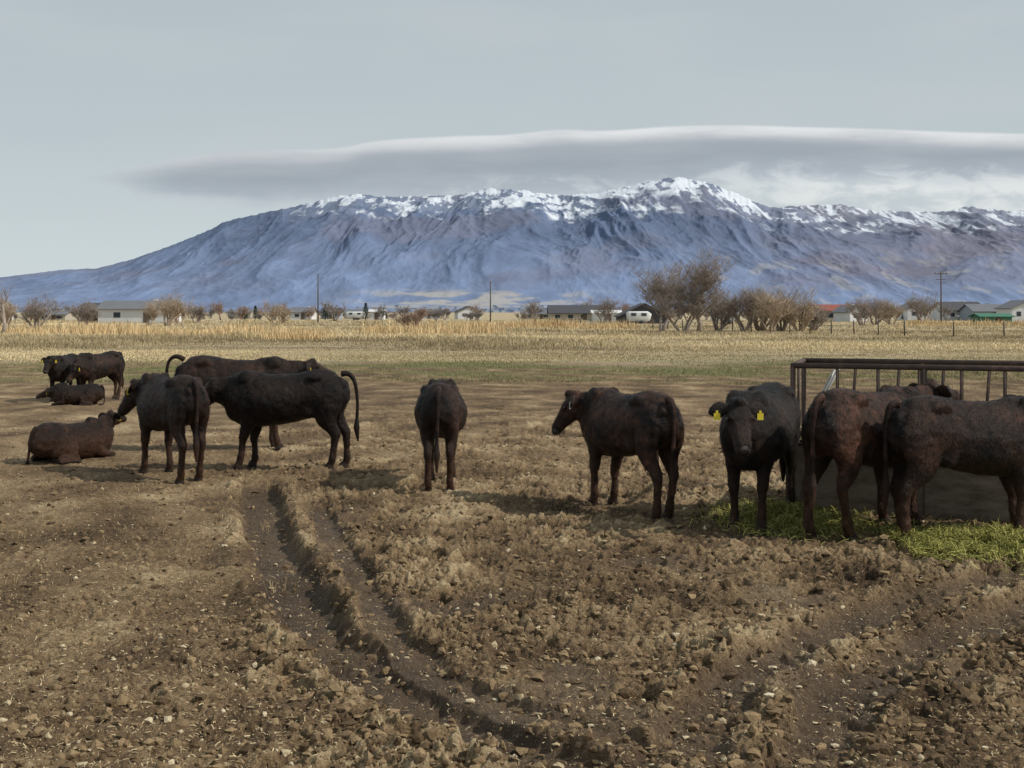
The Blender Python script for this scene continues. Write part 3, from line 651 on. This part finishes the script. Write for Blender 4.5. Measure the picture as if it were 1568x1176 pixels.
for a,c in zip(W_[:-1],W_[1:]):
    n_=max(2,int((c-a).length/3.2))
    for i in range(n_):
        p=a.lerp(c,i/n_);hh=random.uniform(1.2,1.45);b.cyl(p,p+Vector((random.uniform(-.06,.06),0,hh)),.06,n=6)
    for z_ in(.5,.85,1.2): b.cyl(a+Vector((0,0,z_)),c+Vector((0,0,z_)),.008,n=3)
add_obj('wire_fence',b.mesh('wire_fence'),mp_)

# ================= MOUNTAIN
prof=[(-400,455),(-200,440),(0,424),(50,418),(100,412),(150,410),(200,397),(260,376),(320,352),(345,338),(400,326),(450,316),(500,303),(545,296),(580,300),(620,300),(700,298),(750,288),(800,291),(860,299),(920,294),(960,284),(1000,277),(1035,270),(1080,278),(1120,292),(1150,306),(1180,317),(1230,314),(1280,312),(1340,322),(1400,323),(1440,324),(1480,316),(1540,322),(1600,322),(1700,330),(1900,345),(2100,370)]
pu=np.array([(a-784)/F for a,_ in prof]);pv=np.array([(478-b_)/F for _,b_ in prof])
uu=np.linspace(-.66,.66,1500);s_=np.concatenate([np.linspace(0,1,420),np.linspace(1.01,1.12,12)])
UU,SS=np.meshgrid(uu,s_);D=6500+6000*SS
Hh=np.interp(UU,pu,pv)*12500
fs=np.clip(SS,0,1);Xm=UU*D
p=.07*ss(fs,0,.35)+.93*np.clip((fs-.22)/.78,0,1)**1.12
xk=Xm/950;yk=D/3000
xk=xk+.28*pn(xk*.8,yk*.9,3)+.10*pn(xk*2.3,yk*2.3,4);yk=yk+.2*pn(xk*.9,yk*1.1,5)
rd=0;a_=1;wgt=1
for i in range(6):
    r_=(1-np.abs(2*pn(xk*2.0**i+i*3.1,yk*2.0**i+i*1.7,40+i)))
    r_=np.clip(r_,-.2,1)
    rd=rd+a_*wgt*(r_-.45);wgt=np.clip(r_*1.4,.3,1);a_*=.56
env=np.clip(fs*1.3,0,1)**.8*(1-fs**8)
Z=Hh*(p+.105*rd*env*np.maximum(p,0)**.35)
Z+=Hh*.012*fbm(UU*130,fs*0,4,51,.6)*ss(fs,.9,1)
Z=np.minimum(Z,Hh*(.985*D/12500+.0)+ss(fs,.985,1)*Hh*.05)
bk=SS>1;Z=np.where(bk,Hh*(1-(SS-1)*4),Z)
Z=np.maximum(Z,0)-3
Z[0]=-3
I=np.arange(Z.size).reshape(Z.shape)
Fq=np.stack([I[:-1,:-1],I[:-1,1:],I[1:,1:],I[1:,:-1]],-1).reshape(-1,4)
mm=fast_mesh('mountain_range',np.stack([Xm.ravel(),D.ravel(),Z.ravel()],-1),Fq)
vz=Z/D*F
hz_=np.interp(UU,pu,pv)*F
sn=fbm(Xm/150,D/600,4,62,.7);sh=fbm(UU*14,vz/12,3,61)
below=hz_-vz
snow=(1-ss(below+20*fbm(UU*30,fs*12,3,60,.6)+14*rd,20,42))*ss(hz_,138,158)*ss(UU,-.21,-.16)
snow*=.12+.88*ss(sn*.9+.5*sh+.012*(vz-166)-.25*rd,-.18,.18)
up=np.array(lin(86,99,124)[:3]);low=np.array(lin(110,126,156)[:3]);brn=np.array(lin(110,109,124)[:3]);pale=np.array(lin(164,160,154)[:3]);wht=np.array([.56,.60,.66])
k=ss(vz,150,30)[...,None];Cc=up*(1-k)+low*k  # aerial haze painted into the rock colour: bluish, paler towards the foot
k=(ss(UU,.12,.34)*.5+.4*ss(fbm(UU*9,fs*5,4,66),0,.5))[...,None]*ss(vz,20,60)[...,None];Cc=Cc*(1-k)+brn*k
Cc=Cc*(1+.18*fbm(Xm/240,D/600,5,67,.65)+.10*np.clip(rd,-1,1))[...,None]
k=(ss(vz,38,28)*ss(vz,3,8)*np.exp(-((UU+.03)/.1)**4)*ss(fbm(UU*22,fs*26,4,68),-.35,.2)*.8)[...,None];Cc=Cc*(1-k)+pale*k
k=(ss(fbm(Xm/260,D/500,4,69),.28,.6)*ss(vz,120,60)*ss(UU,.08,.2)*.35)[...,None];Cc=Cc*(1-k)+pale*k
k=snow[...,None];Cc=Cc*(1-k)+wht*k
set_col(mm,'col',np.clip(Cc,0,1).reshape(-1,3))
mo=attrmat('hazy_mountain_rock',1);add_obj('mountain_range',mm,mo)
b=MB();R=random.Random(9)
for i in range(420):
    u_=R.choice([R.uniform(-.16,.45),R.gauss(.36,.07),R.gauss(.02,.05)]);sq=R.uniform(.02,.16);d=6500+6000*sq
    j=int(np.clip((u_+.66)/1.32*1499,0,1499));i_=int(sq*419);zz=Z[i_,j]
    b.box((u_*d,d,zz+6),(R.uniform(14,30),14,R.uniform(9,14)),R.choice([0,0,1,2]))
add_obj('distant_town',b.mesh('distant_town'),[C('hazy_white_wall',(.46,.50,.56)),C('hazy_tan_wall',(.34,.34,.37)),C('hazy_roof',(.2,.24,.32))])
